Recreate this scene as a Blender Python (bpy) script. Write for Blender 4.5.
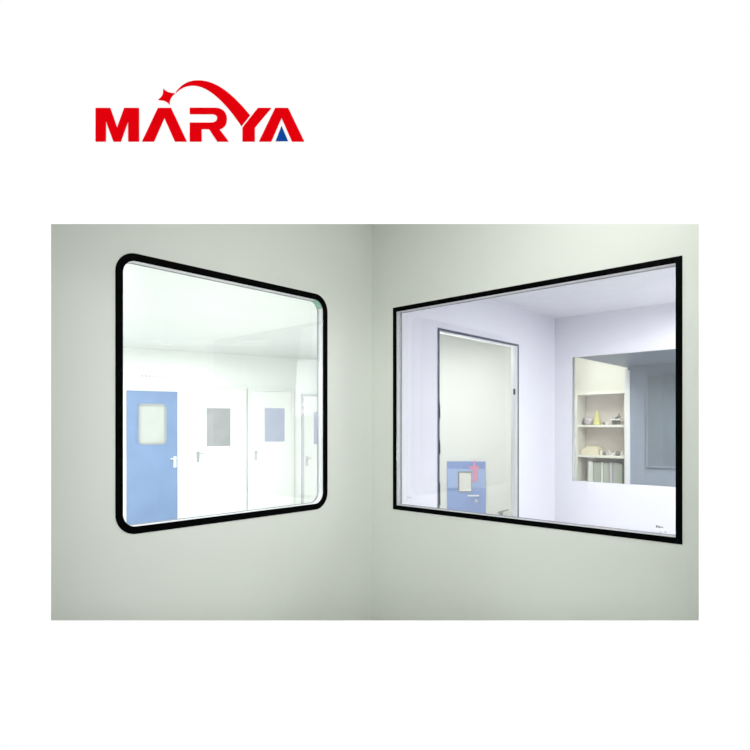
import bpy, bmesh, math, random
from mathutils import Vector, Matrix

for o in list(bpy.data.objects):
    bpy.data.objects.remove(o)
S = bpy.context.scene
COL = S.collection

# ------------------------------------------------------------------ camera, world, lights, exposure
F = 591.0                 # focal length in pixels of the 750 px frame
EYE = 1.6
HZ = 428.0                # horizon row
cam_d = bpy.data.cameras.new('camera')
cam_d.sensor_width = 36.0
cam_d.lens = F / 750.0 * 36.0
cam_d.shift_y = (HZ - 375.0) / 750.0
cam_d.clip_start = 0.05
cam = bpy.data.objects.new('camera', cam_d)
cam.location = (0, 0, EYE)
cam.rotation_euler = (math.pi / 2, 0, 0)
COL.objects.link(cam)
S.camera = cam

S.view_settings.view_transform = 'Standard'
S.view_settings.look = 'None'
S.view_settings.gamma = 1.0
S.view_settings.use_curve_mapping = False
S.view_settings.exposure = 0.0

W = bpy.data.worlds.new('world')
S.world = W
W.use_nodes = True
W.node_tree.nodes['Background'].inputs['Color'].default_value = (0.97, 0.985, 1.0, 1)
W.node_tree.nodes['Background'].inputs['Strength'].default_value = 1.0


def area(name, loc, sx, sy, power, col=(1, 1, 1), target=None):
    d = bpy.data.lights.new(name, 'AREA')
    d.shape = 'RECTANGLE'
    d.size = sx
    d.size_y = sy
    d.energy = power
    d.color = col
    o = bpy.data.objects.new(name, d)
    o.location = loc
    if target is not None:
        o.rotation_euler = (Vector(target) - Vector(loc)).to_track_quat('-Z', 'Y').to_euler()
    COL.objects.link(o)
    return o


area('front_room_light', (0, -2.6, 2.6), 4.5, 1.6, 90, (1, 1, 1), (0, 1.9, 1.7))
area('corner_room_light', (0.4, 2.15, 3.06), 1.3, 0.2, 9.5, (1.0, 0.99, 0.98))
area('left_room_light', (-2.55, 4.5, 2.60), 1.2, 1.0, 92, (1.0, 1.0, 1.0))
area('left_room_rear_light', (-1.9, 6.9, 2.60), 1.4, 0.5, 34, (1.0, 1.0, 1.0))
area('right_room_light', (2.4, 3.9, 2.60), 1.0, 0.8, 38, (1.0, 0.965, 0.985))
area('doorway_lining_fill', (0.42, 4.75, 2.60), 0.4, 0.5, 15, (1.0, 0.99, 1.0))  # added fill out of view, placed to brighten the doorway lining
area('middle_room_rear_light', (0.95, 6.0, 2.62), 0.6, 0.5, 11, (1.0, 0.99, 1.0))
area('store_room_light', (1.98, 5.9, 2.84), 0.2, 0.3, 14, (1.0, 0.98, 0.97))
area('store_room_side_light', (3.0, 5.2, 2.16), 0.4, 0.4, 18, (0.98, 0.97, 1.0))


# ------------------------------------------------------------------ materials
def lin(c):
    return tuple(((v / 255) / 12.92 if v / 255 <= 0.04045 else ((v / 255 + 0.055) / 1.055) ** 2.4) for v in c)


def mat(name, rgb, rough=0.55, metal=0.0, var=0.02, scale=6.0, bump=0.0, spec=0.3):
    m = bpy.data.materials.new(name)
    m.use_nodes = True
    nt = m.node_tree
    b = nt.nodes['Principled BSDF']
    c = lin(rgb)
    b.inputs['Roughness'].default_value = rough
    b.inputs['Metallic'].default_value = metal
    b.inputs['Specular IOR Level'].default_value = spec
    tc = nt.nodes.new('ShaderNodeTexCoord')
    n = nt.nodes.new('ShaderNodeTexNoise')
    n.inputs['Scale'].default_value = scale
    n.inputs['Detail'].default_value = 3
    nt.links.new(tc.outputs['Object'], n.inputs['Vector'])
    r = nt.nodes.new('ShaderNodeValToRGB')
    r.color_ramp.elements[0].color = tuple(max(0, v * (1 - var)) for v in c) + (1,)
    r.color_ramp.elements[1].color = tuple(min(1, v * (1 + var)) for v in c) + (1,)
    r.color_ramp.elements[0].position = 0.3
    r.color_ramp.elements[1].position = 0.7
    nt.links.new(n.outputs['Fac'], r.inputs['Fac'])
    nt.links.new(r.outputs['Color'], b.inputs['Base Color'])
    if bump:
        bp = nt.nodes.new('ShaderNodeBump')
        bp.inputs['Strength'].default_value = bump
        bp.inputs['Distance'].default_value = 0.002
        n2 = nt.nodes.new('ShaderNodeTexNoise')
        n2.inputs['Scale'].default_value = 120
        nt.links.new(tc.outputs['Object'], n2.inputs['Vector'])
        nt.links.new(n2.outputs['Fac'], bp.inputs['Height'])
        nt.links.new(bp.outputs['Normal'], b.inputs['Normal'])
    return m


def glass_mat(name, tint=(0.985, 1.0, 0.99), refl=1.0):
    m = bpy.data.materials.new(name)
    m.use_nodes = True
    nt = m.node_tree
    nt.nodes.clear()
    out = nt.nodes.new('ShaderNodeOutputMaterial')
    mx = nt.nodes.new('ShaderNodeMixShader')
    tr = nt.nodes.new('ShaderNodeBsdfTransparent')
    tr.inputs['Color'].default_value = tint + (1,)
    gl = nt.nodes.new('ShaderNodeBsdfGlossy')
    gl.inputs['Roughness'].default_value = 0.02
    gl.inputs['Color'].default_value = (refl, refl, refl, 1)
    fr = nt.nodes.new('ShaderNodeFresnel')
    fr.inputs['IOR'].default_value = 1.3
    nt.links.new(fr.outputs[0], mx.inputs['Fac'])
    nt.links.new(tr.outputs[0], mx.inputs[1])
    nt.links.new(gl.outputs[0], mx.inputs[2])
    nt.links.new(mx.outputs[0], out.inputs['Surface'])
    return m


M_front = mat('page_white', (252, 252, 252), 0.8, var=0.0, spec=0.1)
M_splay = M_front
M_wall = mat('grey_green_panel', (229, 233, 225), 0.6, var=0.012, scale=1.5, spec=0.15)
M_floor = mat('pale_vinyl', (226, 228, 226), 0.5, var=0.02)
M_ceil = mat('ceiling_white', (240, 240, 238), 0.7, var=0.01)
M_Lwall = mat('left_room_white', (250, 251, 250), 0.6, var=0.004)
M_Lceil = mat('left_room_ceiling', (236, 236, 236), 0.6, var=0.02, scale=1.2)
M_Rwall = mat('lilac_white_panel', (240, 238, 248), 0.4, var=0.006, scale=1.0)
M_Rceil = mat('lilac_grey_ceiling', (240, 239, 246), 0.55, var=0.02)
M_Mwall = mat('cream_white_panel', (243, 243, 239), 0.5, var=0.006)
M_cream = mat('cream_panel', (246, 243, 234), 0.5, var=0.006)
M_sgrey = mat('blue_grey_panel', (156, 163, 180), 0.45, var=0.02, scale=1.5)
M_sdark = mat('slate_glass', (130, 138, 150), 0.25, var=0.03, scale=2)
M_black = mat('black_silk_border', (3, 4, 4), 0.6, var=0.1, spec=0.03)
M_alu = mat('white_aluminium', (248, 246, 251), 0.4, var=0.01, metal=0.0)
M_seal = mat('grey_sealant', (182, 182, 190), 0.6)
M_spacer = mat('green_tinted_spacer', (150, 200, 178), 0.35, var=0.1, scale=12)
M_glass = glass_mat('clear_glass')
M_red = mat('red_lacquer', (217, 2, 12), 0.8, var=0.0, spec=0.0)
M_blue = mat('blue_lacquer', (14, 66, 145), 0.8, var=0.0, spec=0.0)
M_door = mat('blue_door_paint', (128, 151, 192), 0.45, var=0.07, scale=3.0)
M_door2 = mat('mid_blue_door_paint', (158, 176, 224), 0.45, var=0.02, scale=3.0)
M_door3 = mat('reflected_blue_band', (184, 202, 238), 0.45, var=0.02)  # reflection on the low door, held as a paler colour
M_wdoor = mat('white_door_paint', (249, 250, 248), 0.5, var=0.004)
M_pane = mat('grey_vision_glass', (170, 170, 174), 0.2, var=0.08, scale=5)
M_pane2 = mat('blue_grey_vision_glass', (192, 195, 216), 0.2, var=0.05, scale=5)
M_pane3 = mat('pale_vision_glass', (196, 198, 196), 0.2, var=0.05, scale=5)
M_pane4 = mat('cream_vision_glass', (244, 243, 236), 0.3)
M_metal = mat('satin_steel', (176, 176, 178), 0.35, metal=0.5)
M_dark = mat('dark_rubber', (62, 64, 74), 0.6)
M_line = mat('pale_grey_trim', (214, 212, 218), 0.5)
M_frame = mat('slate_door_frame', (96, 100, 114), 0.5)
M_grey = mat('taupe_backboard', (230, 219, 214), 0.6, var=0.03)
M_yellow = mat('yellow_plastic', (226, 218, 140), 0.5)
M_pink = mat('pink_vinyl', (236, 172, 198), 0.5)
M_bread = mat('cream_cardboard', (240, 230, 204), 0.7)
M_lilac = mat('lilac_plastic', (206, 196, 206), 0.6)
M_white = mat('white_plastic', (242, 242, 236), 0.4)
M_greenish = mat('sage_card', (184, 188, 176), 0.7)
M_dgrey = mat('grey_ceramic', (132, 128, 130), 0.5)


# ------------------------------------------------------------------ helpers
def world_loc(o):
    v = Vector((0, 0, 0))
    while o:
        v += o.location
        o = o.parent
    return v


def link(name, me, m, parent=None):
    """mesh given in world coordinates -> ONE object whose origin sits at its base"""
    xs = [v.co.copy() for v in me.vertices]
    lo = Vector((min(v.x for v in xs), min(v.y for v in xs), min(v.z for v in xs)))
    hi = Vector((max(v.x for v in xs), max(v.y for v in xs), max(v.z for v in xs)))
    org = Vector(((lo.x + hi.x) / 2, (lo.y + hi.y) / 2, lo.z))
    me.transform(Matrix.Translation(-org))
    me.materials.clear()
    me.materials.append(m)
    o = bpy.data.objects.new(name, me)
    o.location = org - (world_loc(parent) if parent else Vector((0, 0, 0)))
    if parent:
        o.parent = parent
    COL.objects.link(o)
    return o


def props(o, label=None, cat=None, group=None, kind=None):
    if label: o['label'] = label
    if cat: o['category'] = cat
    if group: o['group'] = group
    if kind: o['kind'] = kind
    return o


def empty(name, loc, **k):
    o = bpy.data.objects.new(name, None)
    o.location = loc
    o.empty_display_size = 0.1
    COL.objects.link(o)
    return props(o, **k)


class Frame:
    """local frame: a along the wall, b up, c away from the viewer through the wall"""
    def __init__(s, origin, d, n):
        s.o = Vector((origin[0], origin[1], 0)); s.d = Vector((d[0], d[1], 0)); s.n = Vector((n[0], n[1], 0))

    def p(s, a, b, c=0.0):
        return s.o + s.d * a + Vector((0, 0, b)) + s.n * c

    def at(s, px, py=None, c=0.0):
        """line of sight through a photo pixel met with the true wall plane -> (a, b)"""
        k = (px - 375.0) / F
        o = s.o + s.n * c
        a = (k * o.y - o.x) / (s.d.x - k * s.d.y)
        Y = o.y + s.d.y * a
        return a if py is None else (a, EYE + (HZ - py) / F * Y)

    def off(s, c):
        o = s.o + s.n * c
        return Frame((o.x, o.y), (s.d.x, s.d.y), (s.n.x, s.n.y))


def slab(fr, outer, holes, c0, c1):
    """flat shape with holes in the frame, from depth c0 to c1 -> mesh in world coordinates"""
    cu = bpy.data.curves.new('tmp', 'CURVE')
    cu.dimensions = '2D'
    cu.fill_mode = 'BOTH'
    cu.extrude = 0.5
    outs = outer if isinstance(outer[0][0], (tuple, list)) else [outer]
    for loop in outs + list(holes):
        sp = cu.splines.new('POLY')
        sp.points.add(len(loop) - 1)
        for i, (x, y) in enumerate(loop):
            sp.points[i].co = (x, y, 0, 1)
        sp.use_cyclic_u = True
    to = bpy.data.objects.new('tmp', cu)
    COL.objects.link(to)
    dg = bpy.context.evaluated_depsgraph_get()
    dg.update()
    me = bpy.data.meshes.new_from_object(to.evaluated_get(dg))
    bpy.data.objects.remove(to)
    bpy.data.curves.remove(cu)
    for v in me.vertices:
        t = v.co.z + 0.5
        v.co = fr.p(v.co.x, v.co.y, c0 + (c1 - c0) * t)
    bm = bmesh.new(); bm.from_mesh(me)
    bmesh.ops.remove_doubles(bm, verts=bm.verts, dist=1e-5)
    bmesh.ops.recalc_face_normals(bm, faces=bm.faces)
    bm.to_mesh(me); bm.free()
    return me


def rect(a0, b0, a1, b1):
    return [(a0, b0), (a1, b0), (a1, b1), (a0, b1)]


def rrect(a0, b0, a1, b1, r, n=10):
    pts = []
    for cx, cy, t0 in ((a1 - r, b0 + r, -90), (a1 - r, b1 - r, 0), (a0 + r, b1 - r, 90), (a0 + r, b0 + r, 180)):
        for i in range(n + 1):
            t = math.radians(t0 + 90 * i / n)
            pts.append((cx + r * math.cos(t), cy + r * math.sin(t)))
    return pts


def boxm(fr, a0, a1, b0, b1, c0, c1, bev=0.0, into=None):
    bm = into or bmesh.new()
    vs = [bm.verts.new(fr.p(a, b, c)) for a in (a0, a1) for b in (b0, b1) for c in (c0, c1)]
    fs = [bm.faces.new([vs[i] for i in q]) for q in ((0, 1, 3, 2), (4, 6, 7, 5), (0, 4, 5, 1), (2, 3, 7, 6), (0, 2, 6, 4), (1, 5, 7, 3))]
    bmesh.ops.recalc_face_normals(bm, faces=fs)
    if bev:
        es = list({e for f in fs for e in f.edges})
        bmesh.ops.bevel(bm, geom=es, offset=bev, segments=2, affect='EDGES')
    if into: return bm
    me = bpy.data.meshes.new('m'); bm.to_mesh(me); bm.free()
    return me


def lathe(center, prof, n=20, into=None):
    bm = into or bmesh.new()
    cx, cy, cz = center
    rings = []
    for r, z in prof:
        rings.append([bm.verts.new((cx + r * math.cos(2 * math.pi * i / n), cy + r * math.sin(2 * math.pi * i / n), cz + z)) for i in range(n)])
    fs = []
    for A, B in zip(rings, rings[1:]):
        for i in range(n):
            fs.append(bm.faces.new((A[i], A[(i + 1) % n], B[(i + 1) % n], B[i])))
    fs.append(bm.faces.new(rings[0][::-1])); fs.append(bm.faces.new(rings[-1]))
    bmesh.ops.recalc_face_normals(bm, faces=fs)
    for f in fs: f.smooth = True
    if into: return bm
    me = bpy.data.meshes.new('m'); bm.to_mesh(me); bm.free()
    return me


def tube(pts, r, n=10):
    bm = bmesh.new(); rings = []
    pts = [Vector(p) for p in pts]
    for i, p in enumerate(pts):
        t = (pts[min(i + 1, len(pts) - 1)] - pts[max(i - 1, 0)]).normalized()
        u = t.cross(Vector((0, 0, 1)))
        if u.length < 1e-3: u = t.cross(Vector((1, 0, 0)))
        u.normalize(); w = t.cross(u)
        rings.append([bm.verts.new(p + u * r * math.cos(2 * math.pi * k / n) + w * r * math.sin(2 * math.pi * k / n)) for k in range(n)])
    for A, B in zip(rings, rings[1:]):
        for k in range(n):
            bm.faces.new((A[k], A[(k + 1) % n], B[(k + 1) % n], B[k])).smooth = True
    bm.faces.new(rings[0]); bm.faces.new(rings[-1])
    bmesh.ops.recalc_face_normals(bm, faces=bm.faces)
    me = bpy.data.meshes.new('m'); bm.to_mesh(me); bm.free()
    return me


def poly_prism(name, pts, z0, z1, m, parent=None):
    fr = Frame((0, 0), (1, 0), (0, 0)); bm = bmesh.new()
    A = [bm.verts.new((x, y, z0)) for x, y in pts]; B = [bm.verts.new((x, y, z1)) for x, y in pts]
    bm.faces.new(A); bm.faces.new(B)
    for i in range(len(pts)):
        j = (i + 1) % len(pts); bm.faces.new((A[i], A[j], B[j], B[i]))
    bmesh.ops.recalc_face_normals(bm, faces=bm.faces)
    me = bpy.data.meshes.new('m'); bm.to_mesh(me); bm.free()
    return link(name, me, m, parent)


def wall_between(name, p, q, z1, m, t=0.05, flip=1):
    p = Vector(p); q = Vector(q); d = (q - p); L = d.length; d /= L
    n = Vector((-d.y, d.x)) * flip
    fr = Frame(p, d, n)
    return props(link(name, boxm(fr, 0, L, 0, z1, 0, t), m), kind='structure')


# ------------------------------------------------------------------ plan of the place
dL = Vector((0.6759, 0.7370))            # left wall runs this way (away, to the right)
dR = Vector((0.7370, -0.6759))           # right wall runs this way (from the corner towards us, to the right)
C = Vector((-0.0193, 3.8))               # the inner corner
H = 3.1
LW = Frame(C, dL, (-dR.x, -dR.y))        # a is negative towards the camera side; n points out behind
RW = Frame(C, dR, dL)
YF0, YF1 = 1.9, 1.98                     # thickness of the white page surround with the wide opening
T = 0.05
aL_end = (YF1 - C.y) / dL.y              # where the left wall meets the page surround
aR_end = (YF1 - C.y) / dR.y
EL = C + dL * aL_end
ER = C + dR * aR_end

# floor and ceilings
link_floor = poly_prism('floor', [(-6, -3.6), (6, -3.6), (6, 10.5), (-6, 10.5)], -0.1, 0.0, M_floor)
props(link_floor, kind='structure')
props(poly_prism('ceiling', [(-3.1, -3.6), (3.1, -3.6), (3.1, YF0 + 0.02), (-3.1, YF0 + 0.02)], H, H + 0.08, M_ceil), kind='structure')
props(poly_prism('ceiling', [(EL.x - .2, YF0 + .02), (ER.x + .2, YF0 + .02), (C.x, C.y + .2)], H, H + 0.08, M_ceil), kind='structure')

# white page border, built as an added wall with a wide splayed opening
def build_page_surround():
    k = YF0 / F
    x0, x1 = (51.0 - 375) * k, (698.8 - 375) * k
    z0, z1 = EYE + (HZ - 620.5) * k, EYE + (HZ - 224.0) * k
    s = 0.06
    bm = bmesh.new()
    def ring(x0, x1, z0, z1, y): return [bm.verts.new(v) for v in ((x0, y, z0), (x1, y, z0), (x1, y, z1), (x0, y, z1))]
    of = ring(-3, 3, 0, H, YF0); inf = ring(x0, x1, z0, z1, YF0)
    ob = ring(-3, 3, 0, H, YF1); inb = ring(x0 - s, x1 + s, z0 - s, z1 + s, YF1)
    for i in range(4):
        j = (i + 1) % 4
        bm.faces.new((of[i], of[j], inf[j], inf[i])); bm.faces.new((ob[i], inb[i], inb[j], ob[j]))
        bm.faces.new((inf[i], inf[j], inb[j], inb[i])); bm.faces.new((of[i], ob[i], ob[j], of[j]))
    bmesh.ops.recalc_face_normals(bm, faces=bm.faces)
    me = bpy.data.meshes.new('m'); bm.to_mesh(me); bm.free()
    return props(link('page_surround', me, M_front), kind='structure')
build_page_surround()
wall_between('wall_front_left', (-3, -3.5), (-3, YF0), H, M_front)
wall_between('wall_front_right', (3, -3.5), (3, YF0), H, M_front, flip=-1)

# window openings in the two grey-green walls
L0, L1 = LW.at(115.3), LW.at(327.2)
LB, LT = EYE - 0.475, EYE + 0.782
RL, RL_rad = 0.094, 0.062
R0, R1 = RW.at(393.2), RW.at(682.4)
RB, RT = EYE - 0.505, EYE + 0.747
fw = 0.033; fr_ = 0.0265
L_in = (L0 + fw, LB + fw, L1 - fw, LT - fw)
R_in = (R0 + fr_, RB + fr_, R1 - fr_, RT - fr_)

me = slab(LW, rect(aL_end, 0, 0, H), [rrect(L0 + .006, LB + .006, L1 - .006, LT - .006, RL - .006, 12)], 0, T)
props(link('wall_left', me, M_wall), kind='structure')
me = slab(RW, rect(0, 0, aR_end, H), [rect(R0 + .006, RB + .006, R1 - .006, RT - .006)], 0, T)
props(link('wall_right', me, M_wall), kind='structure')


def window(name, fr, outer, inner, inner2, rear, label, group):
    base = fr.p((outer[0][0] + outer[1][0]) / 2, 0)
    t = empty(name, (base.x, base.y, min(p[1] for p in outer)), label=label, kind='structure')
    b = link('border', slab(fr, outer, [inner], -0.003, 0.003), M_black, t)
    b['label'] = 'black printed border around the glass'
    link('pane', slab(fr, inner, [], -0.0005, 0.0045), M_glass, t)
    j = link('spacer_frame', slab(fr, inner2[0], [inner], 0.003, T - 0.002), M_alu, t)
    j['label'] = 'white hollow spacer frame between the two panes'
    link('rear_pane', slab(fr, inner, [], T - 0.002, T + 0.003), M_glass, j)
    s = link('sealant_line', slab(fr, inner, [rear], T - 0.005, T - 0.002), M_seal, j)
    s['label'] = 'thin grey sealant line'
    return t, j


inL = rrect(*L_in, RL_rad, 12)
outL = rrect(L0, LB, L1, LT, RL, 12)
w1, j1 = window('window_1', LW, outL, inL, [rrect(L0 + .008, LB + .008, L1 - .008, LT - .008, RL - .008, 12)],
            rrect(L_in[0] + .004, L_in[1] + .004, L_in[2] - .004, L_in[3] - .004, RL_rad - .004, 12),
            'black bordered window with rounded corners in the left grey wall', None)
# tinted key in the upper corner of the spacer
def corner_key():
    n = 8; bm = bmesh.new()
    cx, cy = L_in[2] - RL_rad, L_in[3] - RL_rad
    R = []
    for i in range(n + 1):
        t = math.radians(18 + 62 * i / n)
        for r, c in ((RL_rad, 0.004), (RL_rad, T - 0.004), (RL_rad - 0.003, T - 0.004), (RL_rad - 0.003, 0.004)):
            R.append(bm.verts.new(LW.p(cx + r * math.cos(t), cy + r * math.sin(t), c)))
    for i in range(n):
        for k in range(4):
            a, b = i * 4 + k, i * 4 + (k + 1) % 4
            bm.faces.new((R[a], R[b], R[b + 4], R[a + 4]))
    bm.faces.new(R[:4]); bm.faces.new(R[-4:])
    bmesh.ops.recalc_face_normals(bm, faces=bm.faces)
    me = bpy.data.meshes.new('m'); bm.to_mesh(me); bm.free()
    o = link('corner_key', me, M_spacer, j1); o['label'] = 'green tinted corner piece'
corner_key()

w2, j2 = window('window_2', RW, rect(R0, RB, R1, RT), rect(*R_in), [rect(R0 + .008, RB + .008, R1 - .008, RT - .008)],
            rect(R_in[0] + .004, R_in[1] + .004, R_in[2] - .004, R_in[3] - .004),
            'black bordered rectangular window with sharp corners in the right grey wall', None)

# tiny printed marks low on the right window's glass
def glass_mark(px, py, spec, m, name='glass_mark'):
    a, b = RW.at(px, py)
    bm = bmesh.new()
    for da, db, w, h in spec:
        boxm(RW, a + da, a + da + w, b + db, b + db + h, -0.0009, -0.0005, into=bm)
    me = bpy.data.meshes.new('m'); bm.to_mesh(me); bm.free()
    return link(name, me, m, w2)
q = glass_mark(656, 528, [(0, .002, .006, .011), (.007, .003, .004, .008), (.012, .001, .006, .009), (.0195, .003, .004, .006), (.025, .0035, .005, .005)], M_dgrey)
q['label'] = 'tiny dark printed mark at the lower right of the glass'
q = glass_mark(658.5, 531, [(0, -.004, .016, .0025), (.0025, -.008, .013, .0025), (.024, -.006, .010, .009)], M_line)
q['label'] = 'faint grey printed mark beside the dark one'
q = glass_mark(407, 498, [(0, 0, .012, .006), (.015, 0.001, .018, .005)], M_line)
q['label'] = 'faint grey printed mark at the lower left of the glass'

# ------------------------------------------------------------------ room behind the left window
PA, PB = Vector((-3.27, 7.8)), Vector((-1.13, 9.0))
dB = (PB - PA).normalized()
BL = Frame(PA, dB, (-dB.y, dB.x))
HL = 2.66
aDiv = (-0.25 - PA.x) / dB.x
pDiv = PA + dB * aDiv
pBL = PA - dB * 1.9
pNL = Vector((-4.7, 3.4))
props(link('wall_left_room_rear', boxm(BL, -1.9, aDiv, 0, H, 0, T), M_Lwall), kind='structure')
wall_between('wall_left_room_side', EL, pNL, H, M_Lwall, flip=-1)
wall_between('wall_left_room_end', pNL, pBL, H, M_Lwall)
wall_between('wall_divider', C + Vector((0, 0.05)), pDiv, H, M_Lwall)
props(poly_prism('ceiling', [tuple(EL), tuple(pNL), tuple(pBL), tuple(pDiv), (C.x - .02, C.y + .06)], HL, HL + 0.03, M_Lceil), kind='structure')


def lever(fr, a, b, side, m, parent, c=0.0, L=0.11, plate=True):
    h = link('door_handle', tube([fr.p(a, b, c - 0.002), fr.p(a, b, c - 0.045), fr.p(a + side * 0.02, b, c - 0.055), fr.p(a + side * L, b, c - 0.055)], 0.009), m, parent)
    if plate:
        link('handle_plate', boxm(fr, a - .02, a + .02, b - .12, b + .03, c - 0.006, c, 0.002), m, h)
    return h


def door(name, fr, x0, x1, top, m, pane, pm, label, handle, hm, pane_r=0.0, pf=None, trim=None):
    """x0,x1 photo columns of the leaf, top its row, pane=(px0,py0,px1,py1)"""
    a0, b1 = fr.at(x0, top); a1 = fr.at(x1)
    e = fr.p((a0 + a1) / 2, 0)
    t = empty(name, (e.x, e.y, 0), label=label, kind='structure')
    pa0, pb1 = fr.at(pane[0], pane[1]); pa1, pb0 = fr.at(pane[2], pane[3])
    hole = rrect(pa0, pb0, pa1, pb1, pane_r, 8) if pane_r else rect(pa0, pb0, pa1, pb1)
    link('door_leaf', slab(fr, rect(a0, 0.008, a1, b1), [hole], -0.03, -0.002), m, t)
    v = link('vision_panel', slab(fr, hole, [], -0.022, -0.004), pm, t)
    if pf:
        big = rrect(pa0 - .012, pb0 - .012, pa1 + .012, pb1 + .012, pane_r + .012, 8) if pane_r else rect(pa0 - .012, pb0 - .012, pa1 + .012, pb1 + .012)
        ins = rrect(pa0 + .008, pb0 + .008, pa1 - .008, pb1 - .008, max(pane_r - .008, .004), 8) if pane_r else rect(pa0 + .008, pb0 + .008, pa1 - .008, pb1 - .008)
        link('vision_frame', slab(fr, big, [ins], -0.038, -0.0305), pf, v)
    if trim:
        link('door_frame', slab(fr, [(a0 - .035, 0), (a0 - .035, b1 + .035), (a1 + .035, b1 + .035), (a1 + .035, 0), (a1 + .004, 0), (a1 + .004, b1 + .004), (a0 - .004, b1 + .004), (a0 - .004, 0)], [], -0.034, -0.001), trim, t)
    if handle:
        ha, hb = fr.at(handle[0], handle[1])
        lever(fr, ha, hb, handle[2], hm, t, c=-0.03, L=handle[3])
    return t


d1 = door('door_1', BL, 126.5, 177, 390.5, M_door, (139, 404.5, 165, 443.5), M_pane3,
          'blue door with a small rounded window seen through the left window', (174.5, 458.5, -1, 0.07), M_white, pane_r=0.05, pf=M_metal)
door('door_2', BL, 195, 243, 388, M_wdoor, (206, 408, 230, 446), M_pane,
     'white door with a grey square-cornered window beside the blue door', (197.5, 453.5, 1, 0.06), M_metal, trim=M_wdoor)
door('door_3', BL, 250, 291, 391, M_wdoor, (264, 408, 284, 441.5), M_pane2,
     'white door with a blue-grey window, second to the right of the blue door', (255, 452, 1, 0.03), M_line, trim=M_wdoor)
door('door_4', BL, 303.5, 338, 396.5, M_wdoor, (313, 412, 330, 444), M_pane2,
     'white door outlined in pale grey at the right edge of the left window', (306, 458, 1, 0.05), M_line, trim=M_line)
# raised clips beside the blue door's window
for py in (407, 423, 439):
    a, b = BL.at(137.6, py)
    link('window_clip', boxm(BL, a - .012, a + .004, b - .05, b + .05, -.040, -.0305, .002), M_door, d1)['label'] = 'small raised blue clip beside the window'
# small faded sign over the blue door
a, b = BL.at(141, 377); bm = bmesh.new()
for i in range(7):
    boxm(BL, a + i * .045, a + i * .045 + .030, b, b + (.030 if i < 3 else .018), -0.004, 0, into=bm)
me = bpy.data.meshes.new('m'); bm.to_mesh(me); bm.free()
props(link('door_sign', me, M_line), 'faint grey line of raised marks on the white wall above the blue door', 'sign')
# panel joints of the rear wall and ceiling step
n = 0
for px in (188, 247, 296):
    n += 1
    a = BL.at(px)
    props(link('trim_%d' % n, boxm(BL, a - .004, a + .004, 0, HL, -0.002, 0), M_wdoor), kind='structure')

# ------------------------------------------------------------------ room behind the right window
WA = Frame(C, dL, (-dR.x, -dR.y))        # its left wall carries on the line of the left grey wall
aB = WA.at(555)
CB = C + dL * aB
WB = Frame(CB, dR, dL)                   # its rear wall, parallel to the right grey wall
HR = 2.66
DS = 1.50                                # depth of the store room behind the rear wall
A0, AT = WA.at(439, 328.5); A1, AT1 = WA.at(517.6, 348)
AT = (AT + AT1) / 2
aSend = aB + DS
me = slab(WA, [(0.0, 0), (A0, 0), (A0, AT), (A1, AT), (A1, 0), (aB + T, 0), (aB + T, H), (0.0, H)], [], 0, T)
props(link('wall_right_room_left', me, M_Rwall), kind='structure')
# skins: the store room and middle room sides of the same partition
Rlen = aR_end
B0, BT = WB.at(572, 357); BB = WB.at(600, 483)[1]
B1 = B0 + 1.30
me = slab(WB, rect(0, 0, Rlen, H), [rect(B0, BB, B1, BT)], 0, T)
props(link('wall_right_room_rear', me, M_Rwall), kind='structure')
PE = ER + dL * (aSend + .1)
wall_between('wall_right_room_end', ER, PE, H, M_Rwall, flip=-1)
q1 = C + dL * 0.06
props(poly_prism('ceiling', [tuple(C + dL * .05), tuple(ER + dL * .05), tuple(ER + dL * (aB + .02)), tuple(CB + dL * .02)], HR, HR + .03, M_Rceil), kind='structure')

# door frame of the tall opening
def doorway():
    e = WA.p((A0 + A1) / 2, 0)
    t = empty('door_5', (e.x, e.y, 0), label='tall open doorway outlined in slate grey, seen through the right window', kind='structure')
    w = 0.017
    fo = [(A0 - w, 0), (A0 - w, AT + w), (A1 + w * .7, AT + w), (A1 + w * .7, 0), (A1, 0), (A1, AT), (A0, AT), (A0, 0)]
    f = link('door_frame', slab(WA, fo, [], -0.006, 0.0), M_frame, t)
    lin_ = [(A0 , 0), (A0, AT), (A1, AT), (A1, 0), (A1 - .003, 0), (A1 - .003, AT - .003), (A0 + .003, AT - .003), (A0 + .003, 0)]
    link('door_lining', slab(WA, lin_, [], 0.0, T + .012), M_alu, t)['label'] = 'white inner lining of the doorway'
    for y0, y1 in ((404, 418), (440, 454), (482, 505)):
        b1_ = WA.at(439, y0)[1]; b0_ = WA.at(439, y1)[1]
        h = link('hinge', tube([WA.p(A0 - .004, b0_, -.011), WA.p(A0 - .004, b1_, -.008)], 0.004), M_dark, t)
        h['label'] = 'dark hinge barrel'
    a, b = WA.at(515.0, 392)
    link('strike_plate', boxm(WA, A1 - .006, A1 - .003, b - .02, b + .03, .02, .04), M_dark, t)
doorway()

# ------------------------------------------------------------------ middle room behind the doorway
YM = 7.0
SB = WB.off(DS)                          # rear wall of the store room
aS = SB.at(565)
SL = Vector(SB.p(aS, 0).xy)
CT = CB + dL * T
xM = CT.x + (SL.x - CT.x) * (YM - CT.y) / (SL.y - CT.y)
MB_ = Frame((0, YM), (1, 0), (0, 1))
props(link('wall_middle_room_rear', boxm(MB_, -0.16, xM - .06, 0, H, 0, T), M_Mwall), kind='structure')
props(poly_prism('ceiling', [(C.x + .03, C.y + .1), (-.15, YM), (xM - .04, YM), tuple(CT)], 2.70, 2.73, M_ceil), kind='structure')

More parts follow.
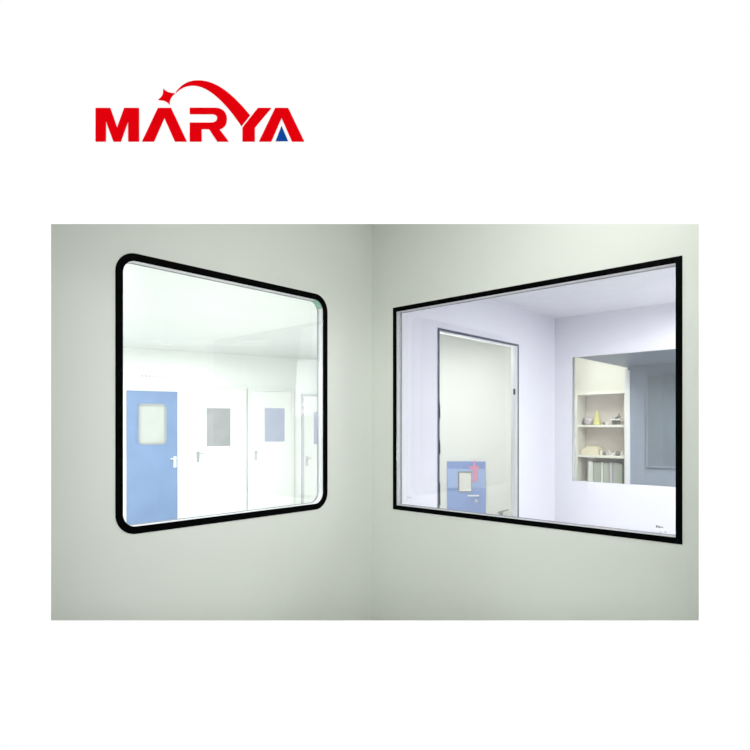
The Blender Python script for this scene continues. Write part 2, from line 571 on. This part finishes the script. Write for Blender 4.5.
def low_door():
    a0, b1 = MB_.at(447, 461.5); a1 = MB_.at(485)
    t = empty('door_6', ((a0 + a1) / 2, YM, 0), label='low blue door with a small cream window beyond the doorway', kind='structure')
    pa0, pb1 = MB_.at(458.5, 472); pa1, pb0 = MB_.at(471, 491)
    hole = rect(pa0, pb0, pa1, pb1)
    bmid = MB_.at(466, 487.5)[1]; btop = MB_.at(466, 468.5)[1]
    link('door_leaf', slab(MB_, [(a0, 0.01), (a1, 0.01), (a1, b1), (a0, b1)], [hole], -0.03, -.002), M_door2, t)
    pl = link('reflection_band', slab(MB_, rect(a0 + .002, bmid, a1 - .002, btop), [rect(pa0 - .001, pb0 + .0, pa1 + .001, pb1 + .001)] if pb0 > bmid else [], -0.032, -0.030), M_door3, t) if pb0 > bmid else \
        link('reflection_band', slab(MB_, [(a0 + .002, bmid), (pa0 - .001, bmid), (pa0 - .001, pb1 + .001), (pa1 + .001, pb1 + .001), (pa1 + .001, bmid), (a1 - .002, bmid), (a1 - .002, btop), (a0 + .002, btop)], [], -0.032, -0.030), M_door3, t)
    pl['label'] = 'paler blue band standing for a reflection across the upper part'  # reflection on the leaf, put in as a coloured strip
    v = link('vision_panel', slab(MB_, hole, [], -0.024, -.004), M_pane4, t)
    link('vision_frame', slab(MB_, rect(pa0 - .012, pb0 - .012, pa1 + .004, pb1 + .008), [rect(pa0 + .004, pb0 + .003, pa1 - .002, pb1 - .003)], -0.036, -0.0322), M_metal, v)
    ha, hb = MB_.at(477.5, 495)
    h = lever(MB_, ha, hb, -1, M_white, t, c=-0.03, L=0.13, plate=False)
    ka, kb = MB_.at(476, 500.5)
    link('lock_plate', boxm(MB_, ka - .018, ka + .018, kb - .02, kb + .02, -.037, -.0305, .003), M_line, t)
    return a0, a1, b1
lowd = low_door()

# pink star-shaped decoration on the low blue door's top edge
def pink_star():
    a, b = MB_.at(474.0, 468.5)
    pts = []
    R_ = [0.11, 0.035, 0.085, 0.03, 0.045, 0.03, 0.04, 0.03, 0.085, 0.035]
    for i, r in enumerate(R_):
        t = math.radians(90 - 36 * i)
        pts.append((a + r * math.cos(t), b + r * math.sin(t)))
    o = link('star_decoration', slab(MB_, pts, [], -0.045, -0.0365), M_pink)
    props(o, 'pink star-shaped decoration on the upper edge of the low blue door', 'decoration')
    a2, b2 = MB_.at(474.5, 478)
    link('tail', slab(MB_, [(a2 - .03, b2 - .05), (a2 + .03, b2 - .03), (a2 + .035, b2 + .09), (a2 - .025, b2 + .09)], [], -0.0365, -0.0325), M_pink, o)
pink_star()

# grey grab rail low on the wall beside the low blue door
def rail():
    a, b = MB_.at(497, 512); a1, b1 = MB_.at(507.5, 509)
    t = empty('wall_rail', tuple(MB_.p((a + a1) / 2, b)), label='small grey lever rail low on the cream wall beside the low blue door', cat='rail')
    link('bar', tube([MB_.p(a, b, -.05), MB_.p(a1, b1, -.05)], 0.008), M_metal, t)
    link('bracket', boxm(MB_, a + .02, a + .06, b - .03, b + .008, -.05, 0, .003), M_metal, t)
rail()

# ------------------------------------------------------------------ inner window in the rear wall and the store room behind it
e = WB.p((B0 + B1) / 2, 0)
w3 = empty('window_3', (e.x, e.y, BB), label='wide inner window in the lilac rear wall with shelves behind it', kind='structure')
link('pane', slab(WB, rect(B0 + .003, BB + .003, B1 - .003, BT - .003), [], 0.004, 0.009), M_glass, w3)
link('lining', slab(WB, rect(B0, BB, B1, BT), [rect(B0 + .003, BB + .003, B1 - .003, BT - .003)], 0.0, T), M_alu, w3)

GD = 0.25                                # the grey part of the rear wall stands this far forward
a_post0, a_post1 = SB.at(625.0, c=-GD - .02), SB.at(629.8, c=-GD - .02)
props(link('wall_store_rear_cream', boxm(SB, aS, a_post0 + .019, 0, H, 0, T), M_cream), kind='structure')
props(link('wall_store_rear_grey', boxm(SB, a_post0 + .02, Rlen, 0, H, -GD, T), M_sgrey), kind='structure')
props(link('trim_4', boxm(SB, a_post0, a_post1, 0, 2.23, -GD - .02, -GD), M_alu), kind='structure')
# cream facing of the store room's left side
wall_between('wall_store_left_cream', CB + dL * (T + .002), SL, H, M_cream, t=0.04)
props(poly_prism('ceiling', [tuple(CB + dL * T), tuple(CB + dR * Rlen + dL * T), tuple(CB + dR * Rlen + dL * DS), tuple(SL)], 2.90, 2.93, M_cream), kind='structure')
# lowered blue-grey ceiling over the right side of the store room
zS = BT + 0.004
e0 = B0 + 0.012
props(poly_prism('ceiling', [tuple(CB + dR * (e0 - .0) + dL * (T + .001)), tuple(CB + dR * Rlen + dL * (T + .001)), tuple(CB + dR * Rlen + dL * DS), tuple(CB + dR * e0 + dL * DS)], zS, zS + .12, M_sgrey), kind='structure')
# slate panel on the grey wall
SG_ = SB.off(-GD)
a0, b1 = SG_.at(647, 375.5); a1 = a0 + 0.75; b0 = SG_.at(647, 467)[1]
t = empty('wall_panel', tuple(SG_.p((a0 + a1) / 2, b0)), label='slate grey rectangular panel on the blue-grey wall at the right of the inner window', cat='panel')
link('panel_face', slab(SG_, rect(a0 + .012, b0 + .012, a1 - .012, b1 - .012), [], -0.02, 0), M_sdark, t)
link('panel_frame', slab(SG_, rect(a0, b0, a1, b1), [rect(a0 + .012, b0 + .012, a1 - .012, b1 - .012)], -0.024, 0), M_sgrey, t)


# shelf unit against the cream wall
UD = 0.24
U = WB.off(DS - UD)                      # plane of the unit's front
u0, uT = U.at(574.5, 393.0); u1 = U.at(627.0)
tp = 0.030
zA = U.at(600, 424.8)[1]; zB = U.at(600, 455.4)[1]
unit = empty('shelf_unit', tuple(U.p((u0 + u1) / 2, 0, UD / 2)), label='tall cream open shelf unit standing in the store room behind the inner window', cat='shelf')
link('side_panel', boxm(U, u0, u0 + tp * 1.15, 0, uT, 0, UD, .002), M_cream, unit)
link('side_panel', boxm(U, u1 - tp, u1, 0, uT, 0, UD, .002), M_cream, unit)
link('top_panel', boxm(U, u0 + tp * 1.15, u1 - tp, uT - .026, uT, 0, UD, .002), M_cream, unit)
link('back_panel', boxm(U, u0 + tp * 1.15, u1 - tp, 0.04, uT - .026, UD - .012, UD - .002), M_grey, unit)['label'] = 'taupe back board'
st = 0.028
for z in (zA, zB, zB - 0.42, 0.10):
    link('shelf', boxm(U, u0 + tp * 1.15, u1 - tp, z - st, z, 0.004, UD - .012, .002), M_cream, unit)


def X(px, c=0.0): return U.at(px, c=c)
pxm = X(601) - X(600)                    # metres per photo pixel on the unit

# --- top shelf
def put(px, z, c): return U.p(X(px, c), z, c)
zt = zA
# folded yellow cone
p = put(597.2, zt, 0.12)
co = props(link('yellow_cone', lathe(p, [(0.040, 0), (0.044, .012), (0.034, .05), (0.020, .12), (0.008, .165), (0.003, .178)], 14), M_yellow),
           'pale yellow pointed cone standing on the upper shelf', 'cone')
p = put(588.8, zt, 0.13)
props(link('lidded_bowl', lathe(p, [(0.028, 0), (0.045, .02), (0.050, .05), (0.044, .066), (0.020, .078), (0.008, .082), (0.007, .094), (0.002, .096)], 18), M_lilac),
      'lilac lidded bowl beside the yellow cone on the upper shelf', 'bowl')
p = put(583.7, zt, 0.14)
props(link('small_vase', lathe(p, [(0.018, 0), (0.024, .02), (0.020, .045), (0.009, .062), (0.011, .076)], 14), M_dgrey),
      'small dark vase at the left end of the upper shelf', 'vase')
p = put(603.5, zt, 0.10)
props(link('ink_pot', lathe(p, [(0.015, 0), (0.019, .006), (0.019, .022), (0.010, .028), (0.010, .034)], 14), M_dgrey),
      'small grey pot just right of the yellow cone', 'pot')
p = put(607.7, zt, 0.10)
props(link('white_dish', lathe(p, [(0.014, 0), (0.028, .016), (0.030, .026), (0.027, .026), (0.012, .008)], 18), M_white),
      'small white dish in the middle of the upper shelf', 'dish')
# tray with a little jar on two grey pots
for i, px in enumerate((613.9, 618.2)):
    o = props(link('grey_jar', lathe(put(px, zt, 0.12), [(0.016, 0), (0.022, .006), (0.022, .038), (0.018, .044), (0.018, .05)], 14), M_dgrey),
              ['squat grey jar under the left of the white tray on the upper shelf', 'squat grey jar under the right of the white tray on the upper shelf'][i], 'jar')
aa = X(612, .1)
props(link('white_tray', boxm(U, aa - .01, X(621.4, .1), zt + .0505, zt + .066, 0.06, 0.20, .004), M_white), 'flat white tray resting on two grey jars on the upper shelf', 'tray')
p = put(619.0, zt + .066, 0.12)
props(link('small_bottle', lathe(p, [(0.014, 0), (0.017, .004), (0.016, .028), (0.006, .042), (0.006, .062), (0.008, .064)], 14), M_dgrey),
      'small dark bottle standing on the white tray', 'bottle')
p = put(613.4, zt + .066, 0.12)
props(link('paper_stack', boxm(U, X(612.4, .1), X(615.6, .1), zt + .0665, zt + .092, 0.08, 0.17, .003), M_lilac), 'small pinkish box on the left end of the white tray', 'box')

# --- middle shelf
zt = zB
bm = bmesh.new()
a0_, a1_ = X(580.8, .05), X(597.6, .05)
prof = [(0, 0), (0, .058), (.04, .078), (.055, .098), (.13, .098), (.16, .075), (.165, 0)]
sc = (a1_ - a0_) / .165
A_ = [bm.verts.new(U.p(a0_ + x * sc, zt + y, .05)) for x, y in prof]
B_ = [bm.verts.new(U.p(a0_ + x * sc, zt + y, .22)) for x, y in prof]
bm.faces.new(A_); bm.faces.new(B_)
for i in range(len(prof)):
    j = (i + 1) % len(prof); bm.faces.new((A_[i], A_[j], B_[j], B_[i]))
bmesh.ops.recalc_face_normals(bm, faces=bm.faces)
bmesh.ops.bevel(bm, geom=list(bm.edges), offset=.006, segments=2, affect='EDGES')
me = bpy.data.meshes.new('m'); bm.to_mesh(me); bm.free()
props(link('carton', me, M_bread), 'large cream carton with sloping shoulders on the middle shelf', 'box')
for px, r, h, m_, nm, lb, ct in (
        (601.2, .011, .058, M_white, 'white_bottle', 'slim white bottle right of the cream carton', 'bottle'),
        (604.8, .019, .042, M_dgrey, 'grey_cup', 'dark grey cup on the middle shelf next to the slim white bottle', 'cup'),
        (609.0, .016, .052, M_lilac, 'lilac_jar', 'lilac grey jar on the middle shelf right of the dark cup', 'jar'),
        (613.0, .021, .026, M_white, 'low_dish', 'low white dish on the middle shelf right of the lilac jar', 'dish'),
        (617.6, .024, .048, M_dgrey, 'grey_pot', 'wide grey pot near the right end of the middle shelf', 'pot'),
        (622.0, .013, .056, M_white, 'end_bottle', 'white bottle at the right end of the middle shelf', 'bottle')):
    p = put(px, zt, .10)
    props(link(nm, lathe(p, [(r * .85, 0), (r, .004), (r, h * .6), (r * .75, h * .8), (r * .6, h * .86), (r * .6, h)], 14), m_), lb, ct)

# --- lower shelf: files standing in a row
zt = zB - .42
top = U.at(590, 461.5)[1]
props(link('box_file', boxm(U, X(588.1, .05), X(592.8, .05), zt, top, 0.05, 0.225, .003), M_white), 'white box file standing on the lower shelf', 'file')
fold = [(593.3, 600.6, 463.0, M_greenish, 'sage green folder directly right of the white box file'),
        (601.0, 602.9, 462.5, M_white, 'thin pale divider between two sage folders on the lower shelf'),
        (603.3, 608.9, 463.2, M_greenish, 'sage green folder in the middle of the lower shelf row'),
        (609.4, 612.4, 463.0, M_lilac, 'narrow pale lilac folder on the lower shelf'),
        (612.8, 622.2, 464.0, M_greenish, 'wide sage green folder at the right end of the lower shelf')]
for x0, x1, y, m_, lb in fold:
    zt1 = U.at((x0 + x1) / 2, y)[1]
    props(link('folder', boxm(U, X(x0, .05), X(x1, .05), zt, zt1, 0.05, 0.24, .002), m_), lb, 'folder', 'files on the lower shelf')
# drooping cable under the middle shelf
pts = []
for i in range(15):
    s_ = i / 14
    px = 594 + s_ * 28
    zz = zB - st - .012 - .05 * (s_ ** 2.2) + .012 * math.sin(s_ * 6)
    pts.append(U.p(X(px), min(zz, zB - st - .006), .012))
props(link('cable', tube(pts, .0035, 8), M_dgrey), 'thin grey cable drooping below the middle shelf over the folders', 'cable')

# ------------------------------------------------------------------ red page logo, built as raised letters on the page surround
SG = Frame((0, YF0), (1, 0), (0, 1))
k = YF0 / F
def Lp(pts, bx, sc=6.818): return [((bx + x / sc - 375) * k, EYE + (HZ - (75 + y / sc)) * k) for x, y in pts]
sx, sy = ((199 - 375) * k, EYE + (HZ - 142) * k)
sign = empty('page_logo', (sx, YF0, sy), label='red lettered page logo with a swoosh and star, built as raised letters above the opening', cat='sign')
C0, C1 = -0.004, 0.0
def let(name, pts, bx, m=M_red, label=None, par=sign):
    o = link(name, slab(SG, Lp(pts, bx), [], C0, C1), m, par)
    if label: o['label'] = label
    return o
def bez(p0, p1, p2, p3, n=16):
    r = []
    for i in range(n):
        t = i / n; u = 1 - t
        r.append((u**3*p0[0]+3*u*u*t*p1[0]+3*u*t*t*p2[0]+t**3*p3[0], u**3*p0[1]+3*u*u*t*p1[1]+3*u*t*t*p2[1]+t**3*p3[1]))
    return r
let('letter', [(41, 228), (140, 228), (187, 364), (236, 228), (335, 228), (335, 455), (263, 455), (263, 310), (211, 455), (162, 455), (109, 310), (109, 455), (41, 455)], 90, label='red letter M')
let('letter', [(466, 228), (554, 228), (661, 455), (580, 455), (508, 292), (437, 455), (358, 455)], 90, label='first red letter A')
rr = [(273, 227), (440, 227)] + bez((440, 227), (495, 227), (524, 255), (524, 300), 12) + bez((524, 300), (524, 338), (508, 362), (474, 372), 10) + [(474, 372), (537, 455), (459, 455), (403, 370), (352, 370), (352, 455), (273, 455), (273, 328), (425, 328)] \
    + bez((425, 328), (447, 326), (460, 314), (460, 298), 8) + bez((460, 298), (460, 280), (447, 268), (425, 268), 8) + [(425, 268), (273, 268)]
let('letter', rr, 150, label='red letter R')
let('letter', [(397, 228), (485, 228), (374, 360), (374, 455), (291, 455), (291, 362)], 200, label='red letter Y')
a2 = let('letter', [(514, 228), (602, 228), (711, 455), (628, 455), (556, 292), (486, 455), (404, 455)], 200, label='last red letter A')
let('triangle', [(557, 351), (600, 452), (518, 452)], 200, M_blue, 'small dark blue triangle inside the last letter')
sw = bez((178, 122), (215, 68), (268, 41), (325, 41), 16) + bez((325, 41), (450, 38), (560, 128), (682, 276), 28) + [(682, 276), (624, 350)] + bez((624, 350), (520, 195), (405, 78), (300, 73), 28) + bez((300, 73), (250, 72), (212, 88), (178, 122), 14)
let('swoosh', sw, 150, label='red curved swoosh over the letters')
st_ = bez((92, 94), (108, 115), (128, 127), (171, 128), 8) + bez((171, 128), (142, 148), (132, 172), (135, 204), 8) + bez((135, 204), (118, 182), (98, 172), (58, 172), 8) + bez((58, 172), (88, 152), (96, 130), (92, 94), 8)
let('star', st_, 150, label='red four-pointed star')
